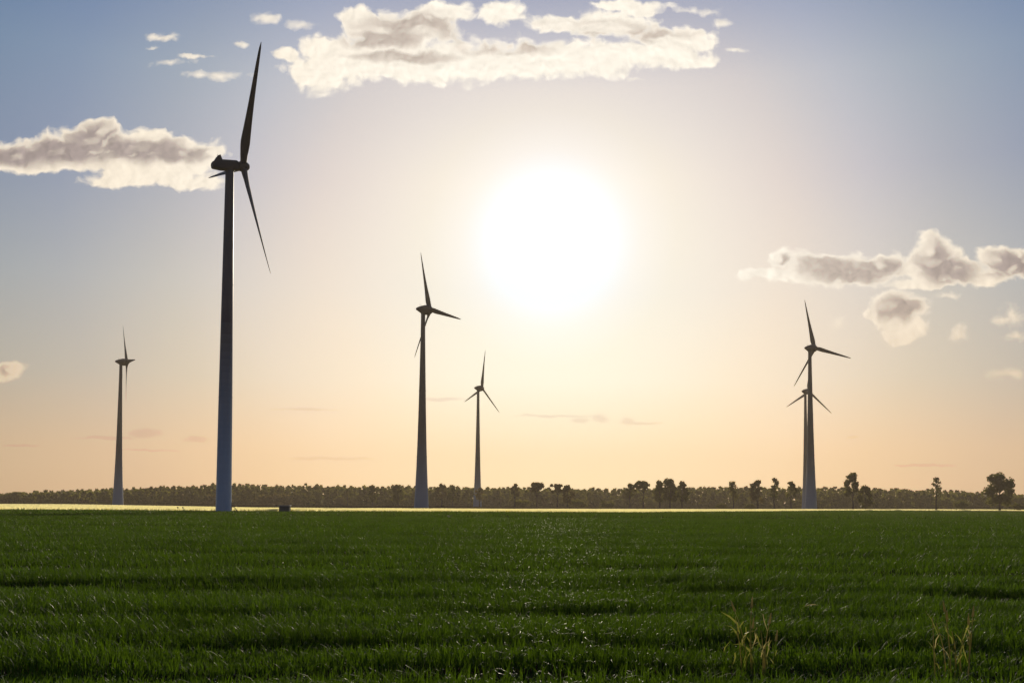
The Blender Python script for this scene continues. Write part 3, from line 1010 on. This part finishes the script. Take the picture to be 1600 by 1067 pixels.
def strip_mesh(pts, widths, across):
    V = []
    for p, w in zip(pts, widths):
        V.append(Vector(p) - Vector(across) * w / 2); V.append(Vector(p) + Vector(across) * w / 2)
    T = []
    for k in range(len(pts) - 1):
        T += [(2 * k, 2 * k + 1, 2 * k + 3), (2 * k, 2 * k + 3, 2 * k + 2)]
    return np.array(V), np.array(T)


def tube_mesh(pts, r0, r1, n=5):
    bm = bmesh.new()
    limb(bm, pts, r0, r1, n)
    me = bpy.data.meshes.new('stalk'); bm.to_mesh(me); bm.free()
    return me


def dry_clump(px, foot_y, d, stalks, label, seed):
    rnd = random.Random(seed)
    x = pdir(px, foot_y)[0] * d
    zb = gzf(x, d)
    rt = empty('dry_grass_clump', (x, d, zb))
    tag(rt, label, 'weed')
    for (dxp, top_y, lean_p, straw, ear) in stalks:
        x0 = dxp * d / F_PX
        z1 = at(px, top_y, d).z - zb
        x1 = x0 + lean_p * d / F_PX
        y0 = rnd.uniform(-0.12, 0.12)
        yj = rnd.uniform(-0.08, 0.08)
        bend = rnd.uniform(-0.035, 0.035)
        pts = [(x0 + (x1 - x0) * s ** 2.2 + bend * math.sin(s * 3.1), y0 + yj * s, z1 * s) for s in (0, .3, .55, .8, 1.0)]
        mm = m_straw if straw else m_strawg
        st = link('stalk', tube_mesh(pts, 0.006, 0.003), mm, rt)
        # folded leaves part-way up
        for _ in range(rnd.choice((1, 2, 2, 3))):
            s0 = rnd.uniform(0.25, 0.85)
            q = Vector((x0 + (x1 - x0) * s0 ** 1.5, y0 + yj * s0, z1 * s0))
            sg = rnd.choice((-1, 1)); L = rnd.uniform(0.08, 0.26); k_ = rnd.uniform(0.2, 0.8); dn = rnd.uniform(-.5, .9)
            lp = [q, q + Vector((sg * L * .15, rnd.uniform(-.04, .04), L * .5)), q + Vector((sg * L * k_ * .6, 0, L * .8)), q + Vector((sg * L * k_ * 1.1, 0, L * (.8 + dn * .5)))]
            V, T = strip_mesh(lp, (0.008, 0.024, 0.018, 0.003), (rnd.uniform(.3, .9), 0.5, rnd.uniform(-.4, .7)))
            link('leaf', np_mesh('leaf', V, T), rnd.choice((m_strawg, mm, m_strawg)), rt)
        if ear:
            e0 = Vector(pts[-1]); dv = (Vector(pts[-1]) - Vector(pts[-2])).normalized()
            bm = bmesh.new()
            limb(bm, [tuple(e0 - dv * 0.01), tuple(e0 + dv * 0.03), tuple(e0 + dv * 0.07), tuple(e0 + dv * 0.11)], 0.016, 0.005, 6)
            bm_obj('seed_head', bm, m_straw, st)


dry_clump(1180, 1052, 11.0, [(-22, 962, -10, 1, 0), (-12, 955, -16, 1, 1), (-4, 948, 1, 1, 1), (-2, 975, -4, 0, 0), (8, 985, 2, 1, 0), (14, 972, 8, 1, 1), (19, 970, 9, 1, 0),
                             (-26, 990, 0, 0, 0), (-18, 988, -4, 0, 0), (24, 1000, 0, 0, 0), (30, 1000, 4, 0, 1), (2, 982, -1, 0, 1), (16, 1005, -2, 1, 0), (-30, 1010, -24, 0, 0)],
          'clump of dry straw and weeds nearer the middle of the field', 3)
dry_clump(1488, 1056, 11.0, [(-6, 952, -12, 1, 1), (-14, 972, -12, 1, 0), (-4, 968, -6, 0, 1), (0, 985, -2, 1, 0), (16, 960, 12, 1, 1), (12, 975, 8, 0, 0), (18, 972, 3, 1, 1),
                             (20, 1000, 2, 1, 0), (-22, 1008, -12, 0, 0), (-8, 1010, 6, 0, 0), (-32, 962, -3, 1, 0), (4, 1000, 2, 0, 0)],
          'clump of reddish dry stalks close to the right edge', 4)

# one bent straw blade lying over the crop
d = 16.2
q = at(1253, 949, d)
pts = [q, q + Vector((0.06, 0, 0.030)), q + Vector((0.14, 0.02, 0.052)), q + Vector((0.22, 0.03, 0.050)), q + Vector((0.29, 0.04, 0.034))]
V, T = strip_mesh([p - q for p in pts], (0.004, 0.020, 0.024, 0.018, 0.002), (0.05, 0.7, 0.7))
o = link('straw_blade', np_mesh('straw_blade', V, T), m_straw, None, q)
tag(o, 'single bent straw blade lying on the green crop between the clumps', 'straw')
V, T = strip_mesh([(-0.02, 0, -0.28), (-0.01, 0, -0.1), (0, 0, 0)], (0.006, 0.006, 0.004), (0.9, 0.4, 0))
link('stem', np_mesh('stem', V, T), m_straw, o)

# pale weed in the mid field
d = 118.0
q = at(702, 810, d); zb = gzf(q.x, q.y)
wd_ = empty('pale_weed', (q.x, q.y, zb))
tag(wd_, 'pale whitish weed tuft standing out of the green crop below the grey tower', 'weed')
m_pale = leaf_material('pale_petal', (0.62, 0.60, 0.42), (0.5, 0.5, 0.3), 0.5, 0.3, var=0.1, fac=0.4)
bm = bmesh.new(); limb(bm, [(0, 0, 0), (-0.03, 0, 0.3), (-0.05, 0, 0.42)], 0.03, 0.015); limb(bm, [(0.1, 0, 0), (0.3, 0, 0.4), (0.33, 0, 0.72)], 0.035, 0.012)
bm_obj('stem', bm, m_strawg, wd_)
V, T = leaf_cloud(np.array([(-0.12, 0, 0.5), (0.0, 0, 0.42)]), np.array([0.13, 0.12]), 40, 0.06, np.random.default_rng(3), 0.6)
link('flower_head', np_mesh('flower_head', V, T, False), m_pale, wd_)

# two dark seed heads showing against the pale strip, left of the slim tower
for k, px in enumerate((278, 286)):
    d = 222.0
    q = at(px, 793, d); zb = gzf(q.x, q.y); h = q.z - zb
    th = empty('dark_weed', (q.x, q.y, zb))
    tag(th, ('left' if k == 0 else 'right') + ' one of two small dark weed heads against the pale strip', 'weed', 'dark weed heads by the slim tower')
    bm = bmesh.new(); limb(bm, [(0, 0, -0.05), (0.05, 0, h * .5), (0, 0, h)], 0.035, 0.025, 5); bm_obj('stem', bm, m_bark, th)
    V, T = leaf_cloud(np.array([(0, 0, h), (-0.06, 0, h + 0.08)]), np.array([0.15, 0.13]), 40, 0.07, np.random.default_rng(k), 0.8)
    link('seed_head', np_mesh('seed_head', V, T, False), m_bark, th)
